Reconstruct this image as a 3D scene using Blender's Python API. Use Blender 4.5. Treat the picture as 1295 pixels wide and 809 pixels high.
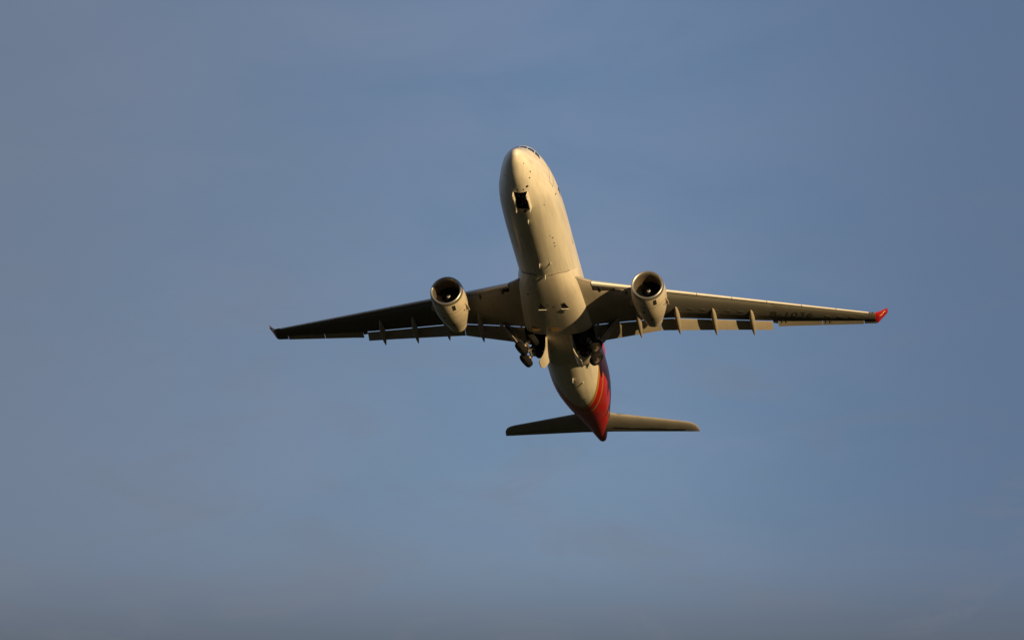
import bpy, bmesh, math, random
import numpy as np
from mathutils import Vector, Matrix

for o in list(bpy.data.objects):
    bpy.data.objects.remove(o, do_unlink=True)
random.seed(3)
scene = bpy.context.scene
COL = scene.collection
R_ = math.radians

# ------------------------------------------------------------------ camera
CAM_EL = R_(15.0)                     # the camera looks up by this much
FPX = 6311.0                          # focal length in pixels of a 1295 px wide frame
cam_d = bpy.data.cameras.new('camera')
cam = bpy.data.objects.new('camera', cam_d)
COL.objects.link(cam)
cam.location = (0, 0, 1.7)
cam.rotation_euler = (math.pi / 2 + CAM_EL, 0, 0)
cam_d.sensor_width = 36
cam_d.lens = FPX / 1295 * 36
cam_d.clip_start = 0.5
cam_d.clip_end = 60000
scene.camera = cam
c_right = Vector((1, 0, 0))
c_fwd = Vector((0, math.cos(CAM_EL), math.sin(CAM_EL)))
c_up = Vector((0, -math.sin(CAM_EL), math.cos(CAM_EL)))

# attitude of the aircraft seen from the camera: columns are its aft, starboard and up axes
RB = Matrix(((0.1387, -0.9895, 0.0411), (0.4578, 0.0272, -0.8886), (0.8782, 0.1420, 0.4568)))
def cam_to_world(v):
    return c_right * v[0] - c_up * v[1] + c_fwd * v[2]
ax = [cam_to_world(RB.col[i]) for i in range(3)]
ax0 = ax[0].normalized()
ax1 = (ax[1] - ax0 * ax[1].dot(ax0)).normalized()
ax2 = ax0.cross(ax1)
BODY = Matrix((ax0, ax1, ax2)).transposed()
T_CAM = Vector((4.726, -0.899, 470.94))           # of the point (32, 0, 0) of the aircraft
BASE = Vector((32.0, 0.0, -3.4))                  # aircraft point the root stands on
ROOT_LOC = cam.location + cam_to_world(T_CAM) + BODY @ (BASE - Vector((32, 0, 0)))

# ------------------------------------------------------------------ light
SUN_BODY = Vector((-0.72, -0.69, -0.012)).normalized()   # towards the sun, in aircraft axes
sun_dir = (BODY @ SUN_BODY).normalized()
SUN_EL = math.asin(sun_dir.z)
SUN_AZ = math.atan2(sun_dir.x, sun_dir.y)
print('sun elevation', math.degrees(SUN_EL), 'azimuth', math.degrees(SUN_AZ))
world = bpy.data.worlds.new('World')
scene.world = world
world.use_nodes = True
wn = world.node_tree
for n in list(wn.nodes):
    wn.nodes.remove(n)
w_out = wn.nodes.new('ShaderNodeOutputWorld')
w_bg = wn.nodes.new('ShaderNodeBackground')
sky = wn.nodes.new('ShaderNodeTexSky')
sky.sky_type = 'NISHITA'
sky.sun_disc = False
sky.sun_elevation = SUN_EL
sky.sun_rotation = SUN_AZ
sky.altitude = 0
sky.air_density = 1.0
sky.dust_density = 2.5
sky.ozone_density = 1.4
w_bg.inputs['Strength'].default_value = 0.081
# very faint high cirrus veils
wc = wn.nodes.new('ShaderNodeTexCoord')
wm = wn.nodes.new('ShaderNodeMapping')
wm.inputs['Scale'].default_value = (5.0, 5.0, 13.0)
wm.inputs['Rotation'].default_value = (0.0, R_(24), 0.0)
wno = wn.nodes.new('ShaderNodeTexNoise')
wno.inputs['Scale'].default_value = 3.4
wno.inputs['Detail'].default_value = 7
wno.inputs['Roughness'].default_value = 0.55
wno.inputs['Distortion'].default_value = 0.5
wr = wn.nodes.new('ShaderNodeMapRange')
wr.inputs['From Min'].default_value = 0.36
wr.inputs['From Max'].default_value = 0.74
wr.inputs['To Min'].default_value = 0.0
wr.inputs['To Max'].default_value = 0.28
wx = wn.nodes.new('ShaderNodeMixRGB')
wx.inputs['Color2'].default_value = (3.0, 3.1, 3.4, 1)
wn.links.new(wc.outputs['Generated'], wm.inputs['Vector'])
wn.links.new(wm.outputs['Vector'], wno.inputs['Vector'])
wn.links.new(wno.outputs['Fac'], wr.inputs['Value'])
wn.links.new(wr.outputs['Result'], wx.inputs['Fac'])
wn.links.new(sky.outputs['Color'], wx.inputs['Color1'])
# a broad, slightly grey-violet dust veil that thickens towards the left of the view
wsep = wn.nodes.new('ShaderNodeSeparateXYZ')
wv = wn.nodes.new('ShaderNodeMapRange')
wv.interpolation_type = 'SMOOTHSTEP'
wv.inputs['From Min'].default_value = 0.05
wv.inputs['From Max'].default_value = -0.14
wv.inputs['To Min'].default_value = 0.0
wv.inputs['To Max'].default_value = 0.72
wy = wn.nodes.new('ShaderNodeMixRGB')
wy.inputs['Color2'].default_value = (1.68, 1.95, 2.55, 1)
wt = wn.nodes.new('ShaderNodeMixRGB')
wt.blend_type = 'MULTIPLY'
wt.inputs['Fac'].default_value = 1.0
wt.inputs['Color2'].default_value = (1.10, 1.16, 1.43, 1)
wn.links.new(wc.outputs['Generated'], wsep.inputs[0])
wn.links.new(wsep.outputs[0], wv.inputs['Value'])
wn.links.new(wx.outputs['Color'], wt.inputs['Color1'])
wn.links.new(wt.outputs['Color'], wy.inputs['Color1'])
wn.links.new(wv.outputs['Result'], wy.inputs['Fac'])
# deeper blue to the right, murky dust layer low down
def veil(socket, a, b, amount, colour, src):
    m = wn.nodes.new('ShaderNodeMapRange')
    m.interpolation_type = 'SMOOTHSTEP'
    m.inputs['From Min'].default_value = a
    m.inputs['From Max'].default_value = b
    m.inputs['To Min'].default_value = 0.0
    m.inputs['To Max'].default_value = amount
    x = wn.nodes.new('ShaderNodeMixRGB')
    x.inputs['Color2'].default_value = (*colour, 1)
    wn.links.new(socket, m.inputs['Value'])
    wn.links.new(m.outputs['Result'], x.inputs['Fac'])
    wn.links.new(src, x.inputs['Color1'])
    return x.outputs['Color']
cc_ = veil(wsep.outputs[0], 0.0, 0.11, 0.85, (1.18, 1.80, 2.95), wy.outputs['Color'])
cc_ = veil(wsep.outputs[2], 0.232, 0.185, 0.70, (1.62, 1.92, 2.50), cc_)
cc_ = veil(wsep.outputs[2], 0.213, 0.186, 0.75, (1.05, 1.18, 1.42), cc_)
# thin streaky wisps low on the right
wm2 = wn.nodes.new('ShaderNodeMapping')
wm2.inputs['Scale'].default_value = (16.0, 16.0, 46.0)
wm2.inputs['Rotation'].default_value = (0.0, R_(-14), 0.0)
wn2 = wn.nodes.new('ShaderNodeTexNoise')
wn2.inputs['Scale'].default_value = 1.6
wn2.inputs['Detail'].default_value = 9
wn2.inputs['Roughness'].default_value = 0.6
wn2.inputs['Distortion'].default_value = 0.8
wr2 = wn.nodes.new('ShaderNodeMapRange')
wr2.inputs['From Min'].default_value = 0.50
wr2.inputs['From Max'].default_value = 0.74
wr2.inputs['To Max'].default_value = 0.45
wz2 = wn.nodes.new('ShaderNodeMapRange')
wz2.inputs['From Min'].default_value = 0.30
wz2.inputs['From Max'].default_value = 0.21
wmu = wn.nodes.new('ShaderNodeMath'); wmu.operation = 'MULTIPLY'
wx2 = wn.nodes.new('ShaderNodeMixRGB')
wx2.inputs['Color2'].default_value = (2.0, 2.15, 2.6, 1)
wn.links.new(wc.outputs['Generated'], wm2.inputs['Vector'])
wn.links.new(wm2.outputs['Vector'], wn2.inputs['Vector'])
wn.links.new(wn2.outputs['Fac'], wr2.inputs['Value'])
wn.links.new(wsep.outputs[2], wz2.inputs['Value'])
wn.links.new(wr2.outputs['Result'], wmu.inputs[0])
wn.links.new(wz2.outputs['Result'], wmu.inputs[1])
wn.links.new(wmu.outputs[0], wx2.inputs['Fac'])
wn.links.new(cc_, wx2.inputs['Color1'])
wn.links.new(wx2.outputs['Color'], w_bg.inputs['Color'])
wn.links.new(w_bg.outputs['Background'], w_out.inputs['Surface'])

sun_d = bpy.data.lights.new('sun', 'SUN')
sun_d.energy = 5.0
sun_d.angle = R_(0.5)
sun_d.color = (1.0, 0.70, 0.34)
sun = bpy.data.objects.new('sun', sun_d)
COL.objects.link(sun)
sun.rotation_euler = sun_dir.to_track_quat('Z', 'Y').to_euler()
sun.location = (0, 0, 300)

scene.view_settings.view_transform = 'Standard'
scene.view_settings.look = 'None'
scene.view_settings.exposure = 0.16
scene.view_settings.gamma = 1
scene.view_settings.use_curve_mapping = False
scene.render.engine = 'CYCLES'
scene.render.resolution_x = 1024
scene.render.resolution_y = 639
scene.cycles.max_bounces = 6

# ------------------------------------------------------------------ materials
def nd(t, kind, **kw):
    n = t.nodes.new(kind)
    for k, v in kw.items():
        setattr(n, k, v)
    return n

def math_n(t, op, a, b=None, c=None):
    n = nd(t, 'ShaderNodeMath', operation=op)
    for i, v in enumerate((a, b, c)):
        if v is None:
            continue
        if isinstance(v, (int, float)):
            n.inputs[i].default_value = v
        else:
            t.links.new(v, n.inputs[i])
    return n.outputs[0]

def mix_c(t, fac, a, b):
    n = nd(t, 'ShaderNodeMixRGB')
    for i, v in ((0, fac), (1, a), (2, b)):
        if isinstance(v, (int, float)):
            n.inputs[i].default_value = v
        elif isinstance(v, tuple):
            n.inputs[i].default_value = (*v, 1)
        else:
            t.links.new(v, n.inputs[i])
    return n.outputs[0]

def aircraft_coords(t):
    """position in aircraft axes, kept in the mesh attribute 'station'"""
    a = nd(t, 'ShaderNodeAttribute', attribute_name='station')
    s = nd(t, 'ShaderNodeSeparateXYZ')
    t.links.new(a.outputs['Vector'], s.inputs[0])
    return a.outputs['Vector'], s.outputs[0], s.outputs[1], s.outputs[2]

def paint(name, col, rough=0.35, metal=0.0, coat=0.3, dirt=0.12, seams=(0, 0, 0), dirtcol=(0.16, 0.13, 0.10),
          stretch=(0.25, 1.6, 1.6), livery=False, seam_dark=0.35, root=None):
    m = bpy.data.materials.new(name)
    m.use_nodes = True
    t = m.node_tree
    b = t.nodes['Principled BSDF']
    vec, x, y, z = aircraft_coords(t)
    mp = nd(t, 'ShaderNodeMapping')
    mp.inputs['Scale'].default_value = stretch
    t.links.new(vec, mp.inputs['Vector'])
    no = nd(t, 'ShaderNodeTexNoise')
    no.inputs['Scale'].default_value = 1.1
    no.inputs['Detail'].default_value = 8
    no.inputs['Roughness'].default_value = 0.62
    t.links.new(mp.outputs[0], no.inputs['Vector'])
    mr = nd(t, 'ShaderNodeMapRange')
    mr.inputs['From Min'].default_value = 0.42
    mr.inputs['From Max'].default_value = 0.78
    mr.inputs['To Max'].default_value = dirt
    t.links.new(no.outputs['Fac'], mr.inputs['Value'])
    base = col
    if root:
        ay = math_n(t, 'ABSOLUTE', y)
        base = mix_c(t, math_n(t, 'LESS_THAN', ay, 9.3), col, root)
    if livery:
        g = nd(t, 'ShaderNodeAttribute', attribute_name='livery').outputs['Fac']
        h = nd(t, 'ShaderNodeAttribute', attribute_name='livery_inner').outputs['Fac']
        gold, red = (0.52, 0.27, 0.05), (0.52, 0.006, 0.008)
        s1 = math_n(t, 'GREATER_THAN', g, 0.0)
        s2 = math_n(t, 'GREATER_THAN', g, 1.05)
        s3 = math_n(t, 'GREATER_THAN', h, 0.0)
        s4 = math_n(t, 'GREATER_THAN', h, 0.42)
        base = mix_c(t, s1, col, gold)
        base = mix_c(t, s2, base, red)
        base = mix_c(t, s3, base, gold)
        base = mix_c(t, s4, base, red)
    c = mix_c(t, mr.outputs[0], base, dirtcol)
    # panel seams
    for coord, period, wid, off in ((x, seams[0], 0.018, 0.37), (y, seams[1], 0.014, 0.21), (z, seams[2], 0.014, 0.11)):
        if not period:
            continue
        f = math_n(t, 'FRACT', math_n(t, 'ADD', math_n(t, 'DIVIDE', coord, period), off))
        lt = math_n(t, 'LESS_THAN', f, wid / period)
        c = mix_c(t, math_n(t, 'MULTIPLY', lt, seam_dark), c, (0.05, 0.045, 0.04))
    if isinstance(c, tuple):
        b.inputs['Base Color'].default_value = (*c, 1)
    else:
        t.links.new(c, b.inputs['Base Color'])
    rr = nd(t, 'ShaderNodeMapRange')
    rr.inputs['To Min'].default_value = rough * 0.8
    rr.inputs['To Max'].default_value = min(1, rough * 1.35)
    t.links.new(no.outputs['Fac'], rr.inputs['Value'])
    t.links.new(rr.outputs[0], b.inputs['Roughness'])
    b.inputs['Metallic'].default_value = metal
    if root or name.startswith('tailplane'): b.inputs['Specular IOR Level'].default_value = 0.18
    if rough >= .7: b.inputs['Specular IOR Level'].default_value = 0.08
    b.inputs['Coat Weight'].default_value = coat
    b.inputs['Coat Roughness'].default_value = 0.12
    return m

M = {}
M['fuselage'] = paint('fuselage_paint', (0.80, 0.75, 0.62), 0.36, coat=0.14, dirt=0.36, seams=(2.67, 0, 1.37), livery=True, seam_dark=0.2, stretch=(0.16, 1.8, 1.8))
M['fairing'] = paint('fairing_paint', (0.67, 0.61, 0.49), 0.38, coat=0.2, dirt=0.28, seams=(3.1, 1.45, 0), seam_dark=0.3)
M['wing'] = paint('wing_grey_paint', (0.125, 0.123, 0.108), 0.6, coat=0.0, root=(0.36, 0.33, 0.27), dirt=0.35, seams=(0, 2.3, 0), stretch=(0.5, 0.9, 1), seam_dark=0.35)  # paler inner wing; root colour also carries the brightness of the sunlit glove
M['flap'] = paint('flap_grey_paint', (0.36, 0.32, 0.25), 0.45, coat=0.1, dirt=0.3, seams=(0, 3.1, 0), stretch=(0.6, 0.9, 1))
M['tail_grey'] = paint('tailplane_grey_paint', (0.34, 0.33, 0.30), 0.45, coat=0.15, dirt=0.3, seams=(0, 1.9, 0), stretch=(0.5, 0.9, 1))
M['nacelle'] = paint('nacelle_paint', (0.68, 0.60, 0.46), 0.36, coat=0.25, dirt=0.32, seams=(1.9, 0, 0), stretch=(0.8, 1.5, 1.5), seam_dark=0.4)
M['red'] = paint('red_paint', (0.52, 0.006, 0.008), 0.3, coat=0.4, dirt=0.05)
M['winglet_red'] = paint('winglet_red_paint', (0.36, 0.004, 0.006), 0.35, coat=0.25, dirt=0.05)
M['hatch'] = paint('tank_hatch_paint', (0.09, 0.088, 0.078), 0.65, coat=0, dirt=0.3)
M['pale_red'] = paint('pale_winglet_paint', (0.42, 0.25, 0.24), 0.35, coat=0.3, dirt=0.05)  # starboard winglet only, a paler pinkish tone than the port one
M['dull_red'] = paint('beacon_glass', (0.16, 0.01, 0.01), 0.3, coat=0.2, dirt=0)
M['gold'] = paint('gold_paint', (0.55, 0.27, 0.05), 0.35, coat=0.3, dirt=0.05)
M['lip'] = paint('bare_lip_metal', (0.40, 0.385, 0.35), 0.36, metal=0.8, coat=0.0, dirt=0.1)
M['slat'] = paint('slat_metal', (0.66, 0.64, 0.60), 0.38, metal=0.35, coat=0.1, dirt=0.12, seams=(0, 0, 0))
M['duct'] = paint('inlet_lining', (0.125, 0.10, 0.07), 0.55, coat=0.0, dirt=0.35)
M['fan'] = paint('fan_blade_titanium', (0.06, 0.06, 0.065), 0.35, metal=0.8, coat=0, dirt=0.1)
M['spinner'] = paint('spinner_black', (0.03, 0.03, 0.035), 0.35, coat=0.2, dirt=0)
M['white'] = paint('white_mark', (0.8, 0.8, 0.78), 0.4, coat=0.1, dirt=0)
M['dark'] = paint('dark_marking', (0.03, 0.03, 0.028), 0.5, coat=0, dirt=0)
M['bay'] = paint('wheel_well_lining', (0.022, 0.021, 0.02), 0.7, coat=0, dirt=0.4)
M['exhaust'] = paint('exhaust_metal', (0.16, 0.14, 0.12), 0.4, metal=0.8, coat=0, dirt=0.4)
M['strut'] = paint('gear_strut_paint', (0.13, 0.13, 0.125), 0.45, coat=0.1, dirt=0.3)
M['chrome'] = paint('oleo_chrome', (0.75, 0.72, 0.68), 0.15, metal=1.0, coat=0, dirt=0.05)
M['brass'] = paint('brake_fitting_metal', (0.24, 0.18, 0.13), 0.4, metal=0.7, coat=0, dirt=0.2)
M['rubber'] = paint('tyre_rubber', (0.012, 0.012, 0.012), 0.8, coat=0, dirt=0.03)
M['rim'] = paint('wheel_rim_paint', (0.12, 0.10, 0.09), 0.4, metal=0.3, coat=0, dirt=0.3)
M['glass'] = paint('cockpit_glass', (0.015, 0.017, 0.02), 0.1, coat=0.5, dirt=0)
M['reg'] = paint('registration_paint', (0.035, 0.035, 0.03), 0.5, coat=0.1, dirt=0)
M['outlet'] = paint('outlet_glint_metal', (0.55, 0.33, 0.15), 0.3, metal=0.8, coat=0, dirt=0.2)  # orange of the sun's reflection put into the outlet colour

# ------------------------------------------------------------------ mesh helpers
# all shapes are given in aircraft axes: x aft from the nose, y to port, z up
ORIGIN = {}
def build(name, verts, faces, mat, parent=None, smooth=True, attrs=None, edge=35, normals=True):
    V = np.array(verts, float)
    V = V * np.array([1, -1, 1])                 # Blender local axes are x aft, y starboard, z up
    c = (V.min(0) + V.max(0)) / 2
    me = bpy.data.meshes.new(name)
    me.from_pydata([tuple(v) for v in V - c], [], [tuple(f) for f in faces])
    me.update()
    st = me.attributes.new('station', 'FLOAT_VECTOR', 'POINT')
    st.data.foreach_set('vector', V.ravel())
    if attrs:
        for k, arr in attrs.items():
            a = me.attributes.new(k, 'FLOAT', 'POINT')
            a.data.foreach_set('value', np.array(arr, float))
    if normals:
        bm = bmesh.new(); bm.from_mesh(me)
        bmesh.ops.recalc_face_normals(bm, faces=bm.faces)
        if smooth:
            lim = R_(edge)
            for e in bm.edges:
                if len(e.link_faces) == 2 and e.calc_face_angle(0) > lim:
                    e.smooth = False
        bm.to_mesh(me); bm.free()
    if smooth:
        for p in me.polygons:
            p.use_smooth = True
    me.materials.append(mat)
    o = bpy.data.objects.new(name, me)
    COL.objects.link(o)
    ORIGIN[o.name] = Vector(c)
    if parent is not None:
        o.parent = parent
        o.location = Vector(c) - ORIGIN[parent.name]
    else:
        o.location = Vector(c)
    return o

def join_geo(*parts):
    V, F = [], []
    for v, f in parts:
        n = len(V)
        V += [tuple(p) for p in v]
        F += [tuple(i + n for i in q) for q in f]
    return V, F

def loft(rings, closed=True, cap=True):
    n = len(rings[0]); V = [tuple(p) for r in rings for p in r]; F = []
    for i in range(len(rings) - 1):
        for j in range(n if closed else n - 1):
            k = (j + 1) % n
            F.append((i * n + j, i * n + k, (i + 1) * n + k, (i + 1) * n + j))
    if cap:
        F.append(tuple(range(n - 1, -1, -1)))
        F.append(tuple((len(rings) - 1) * n + j for j in range(n)))
    return V, F

def frame_of(d):
    d = Vector(d).normalized()
    a = Vector((0, 0, 1)) if abs(d.z) < 0.9 else Vector((1, 0, 0))
    u = d.cross(a).normalized()
    return d, u, d.cross(u)

def tube(p0, p1, r0, r1=None, n=16):
    r1 = r0 if r1 is None else r1
    p0, p1 = Vector(p0), Vector(p1)
    d, u, w = frame_of(p1 - p0)
    rings = []
    for p, r in ((p0, r0), (p1, r1)):
        rings.append([p + u * r * math.cos(2 * math.pi * k / n) + w * r * math.sin(2 * math.pi * k / n) for k in range(n)])
    return loft(rings)

def revolve(origin, axis, prof, n=48, cap=False, up=None):
    """prof: list of (distance along axis, radius)"""
    o = Vector(origin); d, u, w = frame_of(axis)
    rings = [[o + d * a + (u * math.cos(2 * math.pi * k / n) + w * math.sin(2 * math.pi * k / n)) * r for k in range(n)] for a, r in prof]
    return loft(rings, cap=cap)

def box(c, ex, ey, ez):
    """box with centre c and three half-extent vectors"""
    c = Vector(c); ex, ey, ez = Vector(ex), Vector(ey), Vector(ez)
    V = [c + ex * i + ey * j + ez * k for i in (-1, 1) for j in (-1, 1) for k in (-1, 1)]
    F = [(0, 1, 3, 2), (4, 6, 7, 5), (0, 4, 5, 1), (2, 3, 7, 6), (0, 2, 6, 4), (1, 5, 7, 3)]
    return V, F

def slab(poly, off):
    """polygon (3-D points) thickened by the vector off"""
    n = len(poly); off = Vector(off)
    V = [Vector(p) for p in poly] + [Vector(p) + off for p in poly]
    F = [tuple(range(n)), tuple(range(2 * n - 1, n - 1, -1))]
    for i in range(n):
        j = (i + 1) % n
        F.append((i, i + n, j + n, j))
    return V, F

def pchip(xs, ys, x):
    xs, ys = np.array(xs, float), np.array(ys, float)
    h = np.diff(xs); d = np.diff(ys) / h
    m = np.zeros(len(xs))
    for i in range(1, len(xs) - 1):
        if d[i - 1] * d[i] > 0:
            w1, w2 = 2 * h[i] + h[i - 1], h[i] + 2 * h[i - 1]
            m[i] = (w1 + w2) / (w1 / d[i - 1] + w2 / d[i])
    m[0], m[-1] = d[0], d[-1]
    x = np.clip(x, xs[0], xs[-1])
    i = np.clip(np.searchsorted(xs, x) - 1, 0, len(xs) - 2)
    t = (x - xs[i]) / h[i]
    return ((2*t**3 - 3*t**2 + 1) * ys[i] + (t**3 - 2*t**2 + t) * h[i] * m[i] + (-2*t**3 + 3*t**2) * ys[i+1] + (t**3 - t**2) * h[i] * m[i+1])

# ------------------------------------------------------------------ ground (never seen in the picture, but it is there and lights the belly)
gm = bpy.data.materials.new('airfield_grass')
gm.use_nodes = True
gt = gm.node_tree
gb = gt.nodes['Principled BSDF']
gn = nd(gt, 'ShaderNodeTexNoise'); gn.inputs['Scale'].default_value = 0.004; gn.inputs['Detail'].default_value = 9
gc = nd(gt, 'ShaderNodeTexCoord'); gt.links.new(gc.outputs['Object'], gn.inputs['Vector'])
gr = nd(gt, 'ShaderNodeValToRGB')
gr.color_ramp.elements[0].position = 0.38; gr.color_ramp.elements[0].color = (0.022, 0.028, 0.014, 1)
gr.color_ramp.elements[1].position = 0.66; gr.color_ramp.elements[1].color = (0.055, 0.052, 0.030, 1)
gt.links.new(gn.outputs['Fac'], gr.inputs['Fac']); gt.links.new(gr.outputs['Color'], gb.inputs['Base Color'])
gb.inputs['Roughness'].default_value = 0.95
gb.inputs['Specular IOR Level'].default_value = 0.05
me = bpy.data.meshes.new('ground')
n = 64; GR = 40000
me.from_pydata([(GR * math.cos(2 * math.pi * k / n), GR * math.sin(2 * math.pi * k / n), 0) for k in range(n)], [], [tuple(range(n))])
me.materials.append(gm)
g = bpy.data.objects.new('ground', me); COL.objects.link(g); g['kind'] = 'structure'

# ------------------------------------------------------------------ the airliner
root = bpy.data.objects.new('airliner', None)
COL.objects.link(root)
root.empty_display_size = 3
root['label'] = 'twin-engine passenger jet climbing with wheels half retracted, pale belly and red tail'
root['category'] = 'airplane'
ORIGIN[root.name] = BASE

# fuselage profile
XT = [0, .04, .12, .3, 1, 2, 3, 4, 5, 6, 7, 9, 12, 15, 50, 54, 57, 60, 62, 63, 63.35]
ZT = [-.76, -.62, -.49, -.28, .17, .78, 1.52, 2.12, 2.42, 2.58, 2.66, 2.74, 2.80, 2.82, 2.82, 2.78, 2.65, 2.45, 2.22, 1.98, 1.7]
XB = [0, .04, .12, .3, .6, 1, 1.5, 2, 3, 4, 5, 6, 7, 10, 43, 45, 47, 49, 51, 53, 55, 57, 59, 61, 62.4, 63, 63.35]
ZB = [-.76, -.93, -1.06, -1.24, -1.46, -1.68, -1.9, -2.1, -2.40, -2.6, -2.72, -2.79, -2.82, -2.82, -2.82, -2.72, -2.45, -2.05, -1.6, -1.1, -.6, -.1, .4, .85, 1.15, 1.3, 1.6]
XW = [0, .04, .12, .3, 1, 2, 3, 4, 5, 6, 7, 9, 12, 14, 44, 46, 48, 50, 52, 54, 56, 58, 60, 62, 63, 63.35]
WW = [0.0, .15, .27, .43, .84, 1.22, 1.52, 1.79, 2.04, 2.26, 2.45, 2.66, 2.77, 2.80, 2.80, 2.76, 2.64, 2.43, 2.18, 1.88, 1.58, 1.23, .90, .56, .34, .05]
def prof(x):
    s = math.sqrt(max(x, 0))
    zt = float(pchip(np.sqrt(XT), ZT, s)); zb = float(pchip(np.sqrt(XB), ZB, s)); w = float(pchip(np.sqrt(XW), WW, s))
    return zt, zb, w
def skin(x, a, off=0.0):
    """point on the fuselage skin; a = angle from the belly line towards port, in degrees"""
    zt, zb, w = prof(x); zc, h = (zt + zb) / 2, (zt - zb) / 2
    a = R_(a)
    nrm = Vector((0, math.sin(a) / max(w, .01), -math.cos(a) / max(h, .01))).normalized()
    return Vector((x, w * math.sin(a), zc - h * math.cos(a))) + nrm * off

xs = [0.0, .01, .03, .06, .1, .16, .23, .31, .4, .5, .62, .75, .9, 1.05, 1.25, 1.5, 1.75, 2.0, 2.3, 2.6, 2.9, 3.2, 3.5, 3.8, 4.1, 4.4, 4.75, 5.15, 5.6, 6.1, 6.45, 6.75, 7.2]
x = 7.7
while x < 29.9: xs.append(round(x, 3)); x += .7
xs += [30.3, 31, 32, 33, 34.3]
x = 35.0
while x < 62.9: xs.append(round(x, 3)); x += .35
xs += [62.95, 63.1, 63.22, 63.3, 63.34]
NB, NS = 4, 52                        # bottom strip steps each side, remaining steps
def ring_angles(w):
    yb = min(.6, .38 * w)
    a0 = math.degrees(math.asin(yb / w)) if w > .01 else 15
    bottom = [math.degrees(math.asin(yb * j / NB / w)) if w > .01 else a0 * j / NB for j in range(-NB, NB + 1)]
    rest = [a0 + (360 - 2 * a0) * k / NS for k in range(1, NS)]
    return bottom + rest
rings, liv, liv2 = [], [], []
for x in xs:
    zt, zb, w = prof(x); w = max(w, .004)
    zc, h = (zt + zb) / 2, max((zt - zb) / 2, .004)
    r = []
    for a in ring_angles(w):
        r.append((x, w * math.sin(R_(a)), zc - h * math.cos(R_(a))))
        aa = abs(a if a <= 180 else a - 360)
        liv.append(x - (47.9 - 7.0 * (aa / 59) ** 1.6))
        liv2.append(x - (50.3 - 7.4 * (aa / 66) ** 1.75))
    rings.append(r)
V, F = loft(rings)
nr = len(rings[0])
def keep(f):
    cx = sum(V[i][0] for i in f) / len(f); cy = sum(V[i][1] for i in f) / len(f); cz = sum(V[i][2] for i in f) / len(f)
    if 4.1 < cx < 6.75 and abs(cy) < .6 and cz < -1: return False
    if 30.3 < cx < 34.3 and cz < -.9: return False
    return True
F = [f for f in F if keep(f)]
fus = build('fuselage', V, F, M['fuselage'], root, attrs={'livery': liv, 'livery_inner': liv2})

# lettering-free panels that follow the skin: patches given as (x, angle) corners
def patch(name, corners, mat, parent, off=0.012, nx=8, na=6, thick=0.02):
    """four corners (x, angle) in order, bilinear, a thin curved shell on the skin"""
    (x0, a0), (x1, a1), (x2, a2), (x3, a3) = corners
    top, bot = [], []
    for i in range(nx + 1):
        u = i / nx
        for j in range(na + 1):
            v = j / na
            xx = (x0 * (1 - u) + x1 * u) * (1 - v) + (x3 * (1 - u) + x2 * u) * v
            an = (a0 * (1 - u) + a1 * u) * (1 - v) + (a3 * (1 - u) + a2 * u) * v
            top.append(skin(xx, an, off)); bot.append(skin(xx, an, off - thick))
    Vp = top + bot; Fp = []; m = na + 1; k = len(top)
    for i in range(nx):
        for j in range(na):
            q = (i * m + j, i * m + j + 1, (i + 1) * m + j + 1, (i + 1) * m + j)
            Fp.append(q); Fp.append(tuple(k + t for t in reversed(q)))
    bd = [i * m for i in range(nx + 1)] + [nx * m + j for j in range(1, na + 1)] + [i * m + na for i in range(nx - 1, -1, -1)] + [j for j in range(na - 1, 0, -1)]
    for a, b in zip(bd, bd[1:] + bd[:1]):
        Fp.append((a, a + k, b + k, b))
    return build(name, Vp, Fp, mat, parent)

# cockpit windows: two windscreens and two side panes each side
def angle_at(x, z):
    zt, zb, w = prof(x); zc, h = (zt + zb) / 2, (zt - zb) / 2
    return math.degrees(math.acos(max(-1, min(1, -(z - zc) / h))))
for s in (1, -1):
    patch('cockpit_window', [(2.22, s * 178.2), (2.42, s * 152), (3.2, s * 157), (2.95, s * 178.2)], M['glass'], fus)
    patch('cockpit_window', [(2.5, s * 149.5), (3.1, s * 128), (3.72, s * 138), (3.26, s * 154)], M['glass'], fus)
    patch('cockpit_window', [(3.2, s * 125.8), (3.95, s * 113), (4.3, s * 128), (3.84, s * 136)], M['glass'], fus)

# cabin windows (one shared mesh each side)
def window_mesh(s):
    x0, a = 10.0, s * 99.0
    P = []
    for k in range(16):
        t = 2 * math.pi * k / 16
        P.append((x0 + .12 * math.copysign(abs(math.cos(t)) ** .7, math.cos(t)), a + s * 3.6 * math.copysign(abs(math.sin(t)) ** .7, math.sin(t))))
    V1 = [skin(px, pa, .012) for px, pa in P] + [skin(px, pa, -.02) for px, pa in P]
    F1 = [tuple(range(16)), tuple(range(31, 15, -1))] + [(i, i + 16, (i + 1) % 16 + 16, (i + 1) % 16) for i in range(16)]
    return V1, F1
for s in (1, -1):
    w0 = build('cabin_window', *window_mesh(s), M['glass'], fus, smooth=False)
    spots = [9.1 + i * .53 * 1.09 for i in range(80)]
    spots = [q for q in spots if not (17.2 < q < 18.9 or 30.8 < q < 32 or q > 41) or 46.5 < q < 46.0][:46]
    base = w0.location.copy()
    for i, q in enumerate(spots):
        o = w0 if i == 0 else w0.copy()
        if i: COL.objects.link(o); o.parent = fus
        o.location = base + Vector((q - 10.0, 0, 0))

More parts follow.
